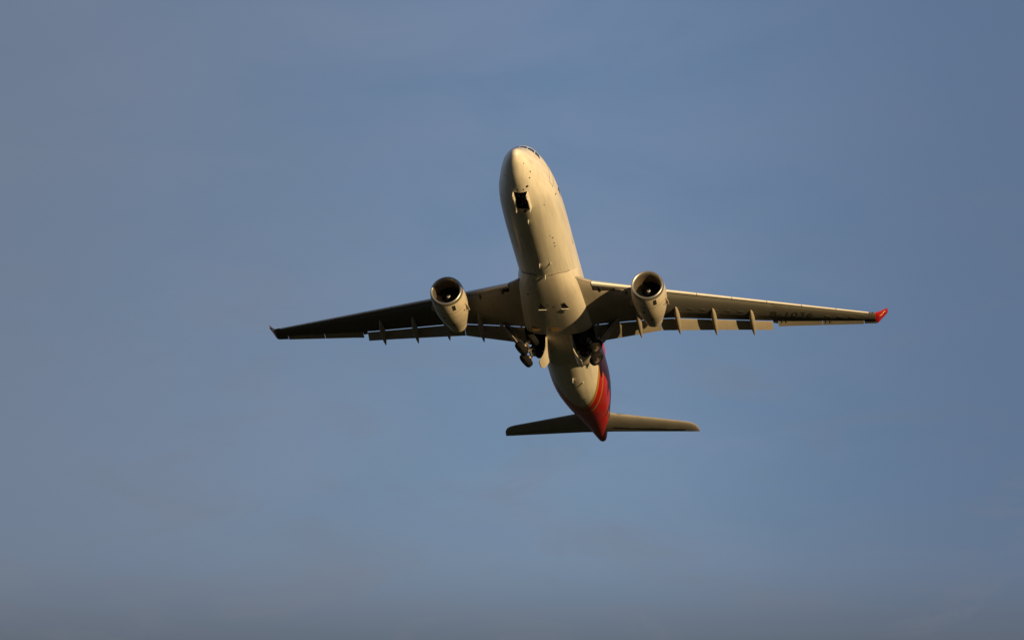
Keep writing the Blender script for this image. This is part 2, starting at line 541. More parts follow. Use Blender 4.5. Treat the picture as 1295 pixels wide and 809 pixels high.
# doors: outline strips on the skin
def door(x0, x1, a0, a1, s, parent=fus, t=.035, ta=.7):
    geo = []
    def strip(xa, xb, aa, ab):
        nx, na = max(1, int((xb - xa) / .2)), max(1, int(abs(ab - aa) / 4))
        top = [[skin(xa + (xb - xa) * i / nx, s * (aa + (ab - aa) * j / na), .009) for j in range(na + 1)] for i in range(nx + 1)]
        v, f = loft(top, closed=False, cap=False)
        geo.append((v, f))
    strip(x0, x1, a0, a0 + ta); strip(x0, x1, a1 - ta, a1)
    strip(x0, x0 + t, a0 + ta, a1 - ta); strip(x1 - t, x1, a0 + ta, a1 - ta)
    return geo
for s in (1, -1):
    for (x0, x1, a0, a1) in ((6.0, 7.12, 82, 128), (17.4, 18.5, 85, 127), (36.9, 37.7, 88, 124), (48.6, 49.7, 90, 127)):
        build('cabin_door', *join_geo(*door(x0, x1, a0, a1, s)), M['dark'], fus, smooth=False, normals=False)
build('cargo_door', *join_geo(*door(12.2, 15.0, -84, -38, 1)), M['dark'], fus, smooth=False, normals=False)
build('cargo_door', *join_geo(*door(43.6, 45.9, -84, -44, 1)), M['dark'], fus, smooth=False, normals=False)

# ports, drains and small openings on the skin
def disc_on_skin(name, x, a, r, mat, stretch=1.0):
    n = 14
    zt, zb, w = prof(x)
    P = [(x + r * stretch * math.cos(2 * math.pi * k / n), a + math.degrees(r * math.sin(2 * math.pi * k / n) / max(w, .5))) for k in range(n)]
    V1 = [skin(px, pa, .012) for px, pa in P] + [skin(px, pa, -.01) for px, pa in P]
    F1 = [tuple(range(n)), tuple(range(2 * n - 1, n - 1, -1))] + [(i, i + n, (i + 1) % n + n, (i + 1) % n) for i in range(n)]
    return build(name, V1, F1, mat, fus, smooth=False)
for x, a, r in ((13.36, 36.8, .085), (14.35, 36.6, .085), (14.95, 36.4, .085), (3.5, 24, .13), (2.77, 42, .07), (2.3, 56, .07), (1.04, 51, .05),
                (2.9, -57, .08), (3.66, -8, .07), (3.72, 11, .07), (8.23, 79, .10), (7.4, 42, .06), (12.7, 32, .05), (45.6, 12, .06), (6.6, -62, .06)):
    disc_on_skin('drain_port', x, a, r, M['dark'])

def blade(name, x, a, h, c, mat=None, t=.05):
    p = skin(x, a, -.03); up = (skin(x, a, 1) - skin(x, a, 0)).normalized(); fx = Vector((1, 0, 0)); sd = fx.cross(up)
    V1 = []
    for hh, cc, tt, sh in ((0, c, t, 0), (h * .6, c * .75, t * .7, c * .16), (h, c * .45, t * .35, c * .38)):
        for u, q in ((-.5, 0), (-.2, 1), (.2, .8), (.5, 0), (.2, -.8), (-.2, -1)):
            V1.append(p + up * hh + fx * (u * cc + sh) + sd * (q * tt / 2))
    r3 = [V1[0:6], V1[6:12], V1[12:18]]
    return build(name, *loft(r3), mat or M['white'], fus, edge=25)
blade('blade_antenna', 9.0, 1, .32, .42)
blade('blade_antenna', 17.4, -1, .36, .40)
blade('drain_mast', 17.5, 19, .20, .30)
blade('blade_antenna', 40.8, 0, .42, .45)
blade('drain_mast', 41.8, 17, .22, .30)
blade('blade_antenna', 24.0, 180, .4, .5)
# belly beacon right behind the nose wheel bay is dull red
rb = revolve(skin(7.15, 0, -.02), (0, 0, -1), [(0, .17), (.05, .17), (.1, .14), (.13, .08), (.14, .01)], 20, cap=True)
build('beacon', *rb, M['dull_red'], fus)

# ---- nose wheel bay
nb = []
zr = -1.15
BX0, BX1, BY = 4.1, 6.75, .6
def bay_box(x0, x1, y0, y1, ztop, zfun):
    g = []
    N = 8
    def wall(pts_top, pts_bot):
        v = [*pts_top, *pts_bot]; m = len(pts_top)
        return v, [(i, i + 1, i + 1 + m, i + m) for i in range(m - 1)]
    xsn = [x0 + (x1 - x0) * i / N for i in range(N + 1)]
    ysn = [y0 + (y1 - y0) * i / N for i in range(N + 1)]
    g.append(wall([(q, y0, ztop) for q in xsn], [(q, y0, zfun(q, y0)) for q in xsn]))
    g.append(wall([(q, y1, ztop) for q in xsn], [(q, y1, zfun(q, y1)) for q in xsn]))
    g.append(wall([(x0, q, ztop) for q in ysn], [(x0, q, zfun(x0, q)) for q in ysn]))
    g.append(wall([(x1, q, ztop) for q in ysn], [(x1, q, zfun(x1, q)) for q in ysn]))
    g.append(([(x0, y0, ztop), (x1, y0, ztop), (x1, y1, ztop), (x0, y1, ztop)], [(0, 1, 2, 3)]))
    # stiffening ribs across the roof
    for i in range(1, 6):
        xx = x0 + (x1 - x0) * i / 6
        g.append(box((xx, (y0 + y1) / 2, ztop - .06), (.04, 0, 0), (0, abs(y1 - y0) / 2 - .02, 0), (0, 0, .05)))
    return join_geo(*g)
def zskin(x, y):
    zt, zb, w = prof(x); zc, h = (zt + zb) / 2, (zt - zb) / 2
    return zc - h * math.sqrt(max(0, 1 - (y / w) ** 2)) + .01
build('nose_wheel_bay', *bay_box(BX0, BX1, -BY, BY, zr, zskin), M['bay'], root, smooth=False, normals=False)
ng = bpy.data.objects.new('nose_landing_gear', None)
def gear_empty(name, loc):
    o = bpy.data.objects.new(name, None); COL.objects.link(o)
    v = Vector((loc[0], -loc[1], loc[2])); ORIGIN[o.name] = v
    o.parent = root; o.location = v - BASE; o.empty_display_size = 1
    return o
bpy.data.objects.remove(ng)
ng = gear_empty('nose_landing_gear', (6.6, 0, -1.7))
build('leg', *join_geo(tube((6.6, 0, -1.9), (5.0, 0, -2.08), .11), tube((6.0, -.1, -2.0), (6.5, -.15, -2.5), .05), tube((6.0, .1, -2.0), (6.5, .15, -2.5), .05), tube((5.0, -.42, -2.08), (5.0, .42, -2.08), .07), tube((4.3, -.35, -1.6), (4.3, .35, -1.6), .05), tube((5.7, -.5, -1.7), (6.3, .4, -2.3), .03)), M['strut'], ng)
def wheel(parent, c, axis, R, wd, name='wheel'):
    """tyre and rim, axis is the outboard direction"""
    axis = Vector(axis).normalized(); c = Vector(c); h = wd / 2
    prof_t = [(-h * .72, R * .52), (-h * .95, R * .60), (-h, R * .74), (-h * .93, R * .87), (-h * .72, R * .955), (-h * .45, R * .985), (-h * .43, R * .97), (-h * .38, R * .97), (-h * .36, R * .995),
              (-h * .05, R), (-h * .03, R * .985), (h * .03, R * .985), (h * .05, R), (h * .36, R * .995), (h * .38, R * .97), (h * .43, R * .97), (h * .45, R * .985), (h * .72, R * .955), (h * .93, R * .87), (h, R * .74), (h * .95, R * .60), (h * .72, R * .52)]
    ty = build('tyre', *revolve(c, axis, prof_t, 40), M['rubber'], parent)
    g = [revolve(c, axis, [(-h * .72, R * .55), (-h * .78, R * .50), (-h * .4, R * .46), (-h * .3, R * .2), (-h * .3, .01)], 32),
         revolve(c, axis, [(h * .72, R * .55), (h * .80, R * .50), (h * .74, R * .45), (h * .38, R * .42), (h * .30, R * .24), (h * .62, R * .20), (h * .66, R * .12), (h * .66, .01)], 32)]
    d, u, w = frame_of(axis)
    for k in range(9):
        t = 2 * math.pi * k / 9
        g.append(tube(c + d * h * .3 + (u * math.cos(t) + w * math.sin(t)) * R * .33, c + d * h * .52 + (u * math.cos(t) + w * math.sin(t)) * R * .33, R * .045, n=8))
    build('rim', *join_geo(*g), M['rim'], parent)
    return ty
for s in (1, -1):
    wheel(ng, (4.95, s * .3, -2.05), (0, s, 0), .5, .34)
# bay doors hang open on both sides
for s in (1, -1):
    pts = []
    for xx, hh in ((4.12, .0), (4.14, .50), (4.5, .56), (4.85, .50), (4.9, .42), (6.45, .40), (6.7, .52), (6.73, 0)):
        pts.append((xx, s * (.62 + (-.22 if s > 0 else .06) * hh), zskin(xx, .62) - hh))
    d_ = build('nose_gear_door', *slab(pts, (0, s * .07, 0)), M['fuselage'], root, smooth=False, attrs={'livery': [-40] * 16, 'livery_inner': [-40] * 16})

# ---- belly fairing
def fair(x):
    zb = float(pchip([19.6, 20.2, 21.5, 24, 28, 31, 34, 36, 37.6], [-2.85, -2.93, -3.08, -3.24, -3.34, -3.36, -3.28, -3.14, -2.86], x))
    w = float(pchip([19.6, 20.5, 22, 24, 27, 31, 34, 36, 37.6], [2.45, 2.62, 2.82, 2.98, 3.16, 3.32, 3.15, 2.7, 2.1], x))
    zc = float(pchip([19.6, 24, 31, 37.6], [-.6, -.9, -1.25, -1.3], x))
    return zb, w, zc
fx = [19.6, 19.75, 20, 20.4, 20.9, 21.5, 22.3, 23.2, 24.2, 25.3, 26.4, 27.5, 28.6, 29.6, 30.4, 31.2, 32.2, 33.2, 34.2, 34.9, 35.6, 36.2, 36.8, 37.3, 37.6]
ya = [0, .2, .4, .7, 1.0, 1.15, 1.4, 1.7, 2.0, 2.3]
def fair_z(x, y):
    zb, w, zc = fair(x); e = float(np.interp(x, [19.6, 24, 30, 35], [2.3, 2.9, 3.6, 2.8]))
    return zc - (zc - zb) * (max(0, 1 - (abs(y) / w) ** e)) ** (1 / e)
rings = []
for x in fx:
    zb, w, zc = fair(x); e = float(np.interp(x, [19.6, 24, 30, 35], [2.3, 2.9, 3.6, 2.8]))
    half = []
    ylim = w * .80
    for y in ya:
        yy = y if x > 29 or y < 1.2 else y
        yy = min(yy, ylim * (.9 + .1 * y / 2.3)) if yy > ylim else yy
        half.append((yy, fair_z(x, yy)))
    y_l, z_l = half[-1]
    # round the corner up the side
    t0 = math.asin(min(1, (y_l / w) ** (e / 2)))
    for k in range(1, 9):
        t = t0 + (math.pi / 2 - t0) * k / 8
        half.append((w * math.sin(t) ** (2 / e), zc - (zc - zb) * max(0, math.cos(t)) ** (2 / e)))
    half.append((w * .985, zc + .45)); half.append((w * .93, zc + .9))
    # the front seam sweeps back up the sides
    sweep = lambda y: float(np.interp(abs(y), [0, 1.2, 1.8, 2.4, 3], [.1, -.1, .45, 1.45, 2.4])) * max(0, 1 - (x - 19.6) / 3.2) - (0.0)
    aft = lambda y: (1.2 * (abs(y) / 2.2) ** 1.6) * max(0, (x - 35.6) / 2.0)
    P = [(x + sweep(y) + aft(y), y, z) for y, z in half]
    rings.append([(a, -b, c) for a, b, c in reversed(P[1:])] + P)
V, F = loft(rings, closed=False, cap=False)
def keepf(f):
    cx = sum(V[i][0] for i in f) / 4; cy = abs(sum(V[i][1] for i in f) / 4); cz = sum(V[i][2] for i in f) / 4
    return not (30.4 < cx < 34.2 and cy > 1.15 and cz < -1.75)
F = [f for f in F if keepf(f)]
bf = build('belly_fairing', V, F, M['fairing'], root, normals=False)
# front closing lip so that the seam reads as a step
for s in (1, -1):
    yi, yo = (1.15, 3.25) if s > 0 else (-3.25, -1.15)
    build('main_wheel_bay', *bay_box(30.4, 34.2, yi, yo, -.9, lambda x, y: fair_z(x, min(abs(y), 2.9)) + .01), M['bay'], root, smooth=False, normals=False)
# seam line along the front of the fairing
seam = []
r0 = rings[0]
for i in range(len(r0) - 1):
    seam.append(tube(Vector(r0[i]) + Vector((-.01, 0, -.0)), Vector(r0[i + 1]) + Vector((-.01, 0, -.0)), .022, n=6))
build('seam_sealant', *join_geo(*seam), M['dark'], bf)
# ram-air scoops, outlets, small fittings
for y in (1.3, -.85):
    z = fair_z(25.3, y)
    V1 = [(24.2, y, z + .02), (25.35, y - .38, z - .02), (25.35, y + .38, z - .02), (24.2, y, z - .012), (25.35, y - .38, z - .035), (25.35, y + .38, z - .035)]
    build('air_scoop', V1, [(0, 2, 1), (3, 4, 5), (0, 1, 4, 3), (1, 2, 5, 4), (2, 0, 3, 5)], M['dark'], bf, smooth=False)
    build('scoop_lip', *box((25.47, y, z - .07), (.07, 0, 0), (0, .36, 0), (.0, 0, .02)), M['white'], bf, smooth=False)
for y in (-2.0, -.2):
    z = fair_z(29.2, y)
    build('air_outlet', *box((29.2, y, z - .04), (.28, 0, -.12), (0, .33, 0), (.02, 0, .03)), M['outlet'], bf, smooth=False)
for (xx, y, r) in ((23.0, -1.9, .09), (24.6, -.2, .06), (24.9, .35, .07), (26.8, -.8, .05), (27.6, -.4, .05)):
    z = fair_z(xx, y)
    build('access_port', *revolve((xx, y, z - .015), (0, 0, 1), [(0, r), (.03, r)], 12, cap=True), M['dark'], bf, smooth=False)
build('blade_antenna', *loft([[(19.5 + u * .4, .2 + q * .03, -2.88) for u, q in ((-.5, 0), (-.2, 1), (.5, 0), (-.2, -1))], [(19.65 + u * .2, .2 + q * .015, -3.25) for u, q in ((-.5, 0), (-.2, 1), (.5, 0), (-.2, -1))]]), M['white'], bf, smooth=False)

# main gear doors hang down beside the keel, bottom edges curled outboard
for s in (1, -1):
    prof_d = [(0, 0), (.02, -.35), (.03, -.7), (.07, -1.0), (.16, -1.3), (.32, -1.58), (.55, -1.82), (.82, -2.0)]
    N = 14
    rin, rout = [], []
    for i in range(N + 1):
        u = i / N; xx = 30.55 + 3.35 * u
        # front corner cut away, rear corner rounded
        hmax = min(1.0, .15 + 1.25 * (u / .75) ** .9) if u < .75 else 1.0 - .10 * ((u - .75) / .25) ** 2
        a, b = [], []
        for k in range(len(prof_d)):
            kk = k / (len(prof_d) - 1) * hmax * (len(prof_d) - 1)
            i0 = min(int(kk), len(prof_d) - 2); fr = kk - i0
            yy = prof_d[i0][0] * (1 - fr) + prof_d[i0 + 1][0] * fr
            zz = prof_d[i0][1] * (1 - fr) + prof_d[i0 + 1][1] * fr
            a.append((xx, s * (1.16 + yy), -3.24 + zz)); b.append((xx, s * (1.16 + yy + .07), -3.24 + zz + .02))
        rin.append(a + list(reversed(b)))
    build('main_gear_door', *loft(rin), M['fairing'], root, edge=40)

# ---- wings
def yk(y): return abs(y)
def xle(y): return 22.81 + .617 * (y - 2.82)
def zle(y): return -1.73 + .159 * (y - 2.82)
def xte(y): return float(np.interp(y, [0, 3.77, 9.37, 16.7, 19.43, 19.95, 27.8, 29.0], [32.8, 33.1, 33.66, 36.65, 37.85, 38.0, 40.6, 41.0]))
def ote(y): return float(np.interp(y, [2, 3.8, 9.4, 16.7, 19.5, 20, 28, 29], [-1.25, -1.15, -.8, -.6, -.52, -.15, -.05, 0]))
def xfix(y): return float(np.interp(y, [0, 2.8, 5.6, 9.4, 10.4, 16.5, 19.4], [30.0, 30.25, 31.1, 32.25, 32.62, 35.45, 36.80]))
def tc(y): return float(np.interp(y, [0, 9.4, 20, 30], [.150, .120, .105, .10]))
def zs(y): return float(np.interp(y, [0, 2.8, 5.6, 10.4, 16.5, 19.4, 24, 29], [-.8, -.72, -.55, -.25, -.15, -.10, -.08, -.04]))
def bulge(y): return float(np.interp(y, [2.8, 5.6, 10, 20, 29], [.12, .40, .38, .26, .13]))
def naca(c): return 5 * (.2969 * math.sqrt(max(c, 0)) - .126 * c - .3516 * c ** 2 + .2843 * c ** 3 - .1036 * c ** 4)
def us_(y): return (xfix(y) - xle(y)) / (xte(y) - xle(y)) if y < 19.45 else .78
def chord_pt(y, x):
    x0, x1 = xle(y), xte(y)
    u = (x - x0) / (x1 - x0)
    return zle(y) + zs(y) * u / us_(y), u, x1 - x0
def lower(y, x):
    z, u, c = chord_pt(y, x)
    b = float(pchip([-.05, 0, .03, .12, .30, .5, .66, .8, 1], [0, 0, .34, .76, 1, .88, .42, 0, .02], u))
    fil = .10 * max(0, (5.2 - y) / 2.4) ** 1.4 * min(1, max(0, u) / .07) if y < 5.2 else 0
    return z - bulge(y) * b - fil
def upper(y, x):
    z, u, c = chord_pt(y, x)
    return z + 1.15 * naca(max(0, min(1, u))) * tc(y) * c + .02
def ssz(y): return float(np.interp(y, [3, 9, 28.6], [1.05, .68, .36]))      # slat size
def wing_ring(y, s, x_end, has_slat, te_th=.10):
    x0 = xle(y) + (.34 * ssz(y) if has_slat else 0)
    n = 16
    lo, up = [], []
    for i in range(n + 1):
        u = (1 - math.cos(math.pi * i / n)) / 2
        x = x0 + (x_end - x0) * u
        fade = min(1, (u / .06)) if has_slat else 1
        zc, uu, c = chord_pt(y, x)
        lz, uz = lower(y, x), upper(y, x)
        if has_slat:
            k = math.sqrt(min(1, u / .10)) if u < .10 else 1
            mid = (lz * .5 + uz * .5)
            lz = mid + (lz - mid) * k; uz = mid + (uz - mid) * k
        # bring the upper skin down to a thin trailing edge where the wing is cut for the flap
        if uz - lz > te_th:
            blend = max(0, (u - .55) / .45)
            uz = uz * (1 - blend ** 1.6) + (lz + te_th) * blend ** 1.6
        lo.append((x, s * y, lz)); up.append((x, s * y, uz))
    return lo + list(reversed(up[1:-1] if True else up)) if False else lo + list(reversed(up[1:]))

wing_parts = {}
for s in (1, -1):
    W = []
    stations = []
    # root fillet sweeps the leading edge forward into the body
    for y in (1.6, 2.2, 2.82, 3.3, 3.84): stations.append((y, xfix(y), False))
    ys = [3.86, 4.6, 5.6, 6.6, 7.6, 8.6, 9.4, 10.4, 11.6, 13, 14.5, 16, 17.5, 19.0, 19.5]
    for y in ys: stations.append((y, xfix(y), True))
    def x_ail(y): return xte(y) - float(np.interp(y, [20, 28], [1.0, .72]))
    stations.append((19.52, xte(19.52) - .55, True)); stations.append((19.93, xte(19.93) - .42, True))
    for y in (19.95, 21, 22.5, 24, 25.5, 27, 27.9): stations.append((y, x_ail(y), True))
    stations.append((27.92, xte(27.92) - .02, True)); stations.append((28.45, xte(28.45), True)); stations.append((28.47, xte(28.47), False)); stations.append((29.0, xte(29.0), False))
    rings = []
    for (y, xe, sl) in stations:
        r = wing_ring(y, s, xe, sl, te_th=(.10 if y < 27.9 else .03))
        if y < 3.85:
            k = ((3.85 - y) / 2.25)
            r = [(px - (1.5 * k ** 1.5) * max(0, 1 - (px - xle(y)) / 2.5), py, pz) for px, py, pz in r]
        rings.append(r)
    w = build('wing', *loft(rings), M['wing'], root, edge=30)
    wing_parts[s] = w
    # slats
    cuts = [(3.9, 8.55), (10.05, 13.05), (13.1, 16.15), (16.2, 19.25), (19.3, 22.35), (22.4, 25.45), (25.5, 28.4)]
    for (ya_, yb_) in cuts:
        rr = []
        for k in range(5):
            y = ya_ + (yb_ - ya_) * k / 4; q = ssz(y) * .92
            X, Z = xle(y), zle(y) - .02
            pr = [(.0, .0), (.03, .10), (.12, .22), (.32, .36), (.62, .46), (.98, .50), (.96, .47), (.60, .40), (.36, .27), (.26, .10), (.26, -.08), (.36, -.15), (.38, -.19), (.26, -.18), (.12, -.13), (.03, -.07)]
            rr.append([(X + a * q, s * y, Z + b * q) for a, b in pr])
        build('slat', *loft(rr), M['slat'], w, edge=50)
    # shade behind the inboard end of the extended slat, laid on as a dark strip
    q0 = ((3.9, .42), (4.8, .44), (5.9, .44), (5.9, .62), (4.8, .86), (3.9, 1.02)) if s > 0 else ((3.9, .42), (4.5, .43), (4.5, .75), (3.9, .95))
    pp = [(xle(y) + dx, s * y, lower(y, xle(y) + dx) - .015) for y, dx in q0]
    build('slat_recess_shade', *slab(pp, (0, 0, .05)), M['bay'], w, smooth=False)
    # slat track stubs under the inboard slat
    for y in (4.6, 6.9):
        build('slat_track', *box((xle(y) + .75, s * y, lower(y, xle(y) + .8) - .02), (.28, 0, -.03), (0, .05, 0), (0, 0, .06)), M['dark'], w, smooth=False)
    # flaps
    def flap(y0, y1, n, name, gap=.05, drop=.055, thick=.13):
        rr = []
        for k in range(n + 1):
            y = y0 + (y1 - y0) * k / n
            xa = xfix(y) + gap; za = lower(y, xfix(y)) - drop
            xb = xte(y); zb = zle(y) + ote(y) - .05
            c = xb - xa; up_, lo_ = [], []
            for i in range(13):
                u = (1 - math.cos(math.pi * i / 12)) / 2
                zc = za + (zb - za) * u
                lo_.append((xa + c * u, s * y, zc - .35 * naca(u) * thick * c * 2 * .5 - .0))
                up_.append((xa + c * u, s * y, zc + .75 * naca(u) * thick * c + (.012 if i == 12 else 0)))
            rr.append(lo_ + list(reversed(up_[1:])))
        return build(name, *loft(rr), M['flap'], w, edge=40)
    flap(3.3, 9.32, 6, 'flap')
    flap(9.36, 19.45, 10, 'flap')
    # ailerons, drooped a little
    for (y0, y1) in ((19.97, 24.0), (24.05, 27.85)):
        rr = []
        for k in range(5):
            y = y0 + (y1 - y0) * k / 4
            xa = x_ail(y) + .03; za = lower(y, x_ail(y)) + .055
            xb = xte(y); zb = zle(y) + ote(y) - .04; c = xb - xa
            lo_, up_ = [], []
            for i in range(7):
                u = i / 6
                th = .055 * math.sqrt(min(1, u * 6 + .3)) * (1 - u) + .01
                zc = za + (zb - za) * u
                lo_.append((xa + c * u, s * y, zc - th)); up_.append((xa + c * u, s * y, zc + th))
            rr.append(lo_ + list(reversed(up_)))
        build('aileron', *loft(rr), M['flap'], w, edge=40)
        for y in (y0 + .45, y0 + .85):
            build('hinge_fitting', *box((x_ail(y) + .02, s * y, lower(y, x_ail(y)) - .06), (.13, 0, -.015), (0, .03, 0), (0, 0, .018)), M['wing'], w, smooth=False)
    # flap track fairings
    for (y, xa, xb) in ((7.5, 28.9, 33.4), (11.0, 30.1, 34.6), (14.3, 31.75, 36.12), (17.72, 33.5, 37.56)):
        rr = []
        zend = zle(y) + {7.5: -1.5, 11.0: -1.15, 14.3: -1.1, 17.72: -1.0}[y]
        z0 = lower(y, xa) + .02
        N = 20
        for i in range(N + 1):
            u = i / N
            x = xa + (xb - xa) * u
            prof_r = max(.004, math.sin(math.pi * u ** .82) ** .72)
            if u > .9: prof_r = max(.004, prof_r * (1 - ((u - .9) / .1) * .15))
            # straight canoe axis from the lower skin to the tip behind the flap
            zm = z0 + (zend - z0) * u
            hw, dp, dt = .25 * prof_r, .34 * prof_r, .42 * prof_r
            ring = []
            for k in range(16):
                t = 2 * math.pi * k / 16
                ring.append((x, s * y + hw * math.sin(t), zm + (dt if math.cos(t) > 0 else dp) * math.cos(t)))
            rr.append(ring)
        build('flap_track_fairing', *loft(rr), M['flap'], w, edge=60)
    # oval fuel tank hatches along the lower skin, one mesh copied
    def hatch_geo(y):
        x = xle(y) + (xte(y) - xle(y)) * .40
        P1 = []
        for k in range(14):
            t = 2 * math.pi * k / 14
            px_, py_ = x + .17 * math.cos(t) + .6 * .30 * math.sin(t), y + .30 * math.sin(t)
            P1.append((px_, s * py_, lower(py_, px_) - .006))
        P2 = [(a, b, c - .012) for a, b, c in P1]
        return P1 + P2, [tuple(range(14)), tuple(range(27, 13, -1))] + [(i, (i + 1) % 14, (i + 1) % 14 + 14, i + 14) for i in range(14)]
    for k in range(15):
        if 18.6 < 11.2 + 1.12 * k < 24.0: continue
        build('tank_hatch', *hatch_geo(11.2 + 1.12 * k), M['hatch'], w, smooth=False)
    # winglet
    rr = []
    for k, (h, yy, xl, ch, th) in enumerate(((0, 29.0, xle(29.0), xte(29.0) - xle(29.0), .10), (.12, 29.12, xle(29.0) + .12, 1.98, .09), (.35, 29.3, xle(29.0) + .38, 1.78, .07), (.7, 29.52, xle(29.0) + .86, 1.46, .055), (1.1, 29.78, xle(29.0) + 1.35, 1.12, .045), (1.42, 29.98, xle(29.0) + 1.75, .84, .035), (1.5, 30.03, xle(29.0) + 2.02, .36, .02))):
        z0 = zle(29.0) + h; nrm = Vector((0, math.cos(math.atan2(1.5, 1.0)) * 0 + 1, -.6)).normalized() if k else Vector((0, 0, 1))
        lo_, up_ = [], []
        for i in range(9):
            u = (1 - math.cos(math.pi * i / 8)) / 2
            t = naca(u) * th * ch * 1.6
            zz = z0 + (ote(29.0) * u if k == 0 else -.10 * u)
            lo_.append(Vector((xl + ch * u, yy, zz)) + nrm * (t if k else -t * .6)); up_.append(Vector((xl + ch * u, yy, zz)) - nrm * (t if k else -t))
        ring = lo_ + list(reversed(up_[1:]))
        rr.append([(p.x, s * p.y, p.z) for p in ring])
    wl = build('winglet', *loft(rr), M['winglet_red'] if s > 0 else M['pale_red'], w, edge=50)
    # curling gold emblem on both faces of the winglet
    for side in (1, -1):
        em = []
        pts = [(39.75, .36), (39.98, .52), (40.12, .74), (40.08, .95), (40.25, 1.10), (40.45, 1.05)]
        for q in range(len(pts) - 1):
            def wp(a):
                y_ = 29.12 + (a[1] - .12) * .66; nrm = Vector((0, 1, -.6)).normalized()
                return Vector((a[0] + .25, s * (y_ + side * .085 * nrm.y), zle(29.0) + a[1] - .08 + side * .085 * nrm.z))
            em.append(tube(wp(pts[q]), wp(pts[q + 1]), .05, n=8))
        build('emblem', *join_geo(*em), M['gold'], wl)
    # nav light glass
    build('position_light', *revolve((xle(28.75) + .02, s * 28.75, zle(28.75)), (-.8, s * .5, 0), [(-.1, .07), (0, .07), (.06, .05), (.08, .01)], 12, cap=True), M['glass'], w)

# registration under the port wing
fc = bpy.data.curves.new('registration', 'FONT')
fc.body = 'B-1036'
fc.size = 1.0
fc.shear = .22
fc.space_character = 1.12
fo = bpy.data.objects.new('registration_tmp', fc)
COL.objects.link(fo)
bpy.context.view_layer.update()
tm = bpy.data.meshes.new_from_object(fo.evaluated_get(bpy.context.evaluated_depsgraph_get()))
bpy.data.objects.remove(fo)
bm = bmesh.new(); bm.from_mesh(tm)
bmesh.ops.triangulate(bm, faces=bm.faces)
bmesh.ops.subdivide_edges(bm, edges=bm.edges, cuts=1)
tv = np.array([v.co[:] for v in bm.verts]); tf = [tuple(v.index for v in f.verts) for f in bm.faces]
bm.free()
tv[:, 0] -= tv[:, 0].min(); tx = tv[:, 0] / tv[:, 0].max(); tyy = tv[:, 1] / tv[:, 1].max()
P = []
for a, b in zip(tx, tyy):
    y = 19.35 + 3.9 * a - .0 * b
    x = 35.5 + 1.72 * a - .95 * b
    P.append((x, y, lower(y, x) - .012))
build('registration_marking', P, tf, M['reg'], wing_parts[1], smooth=False, normals=False)

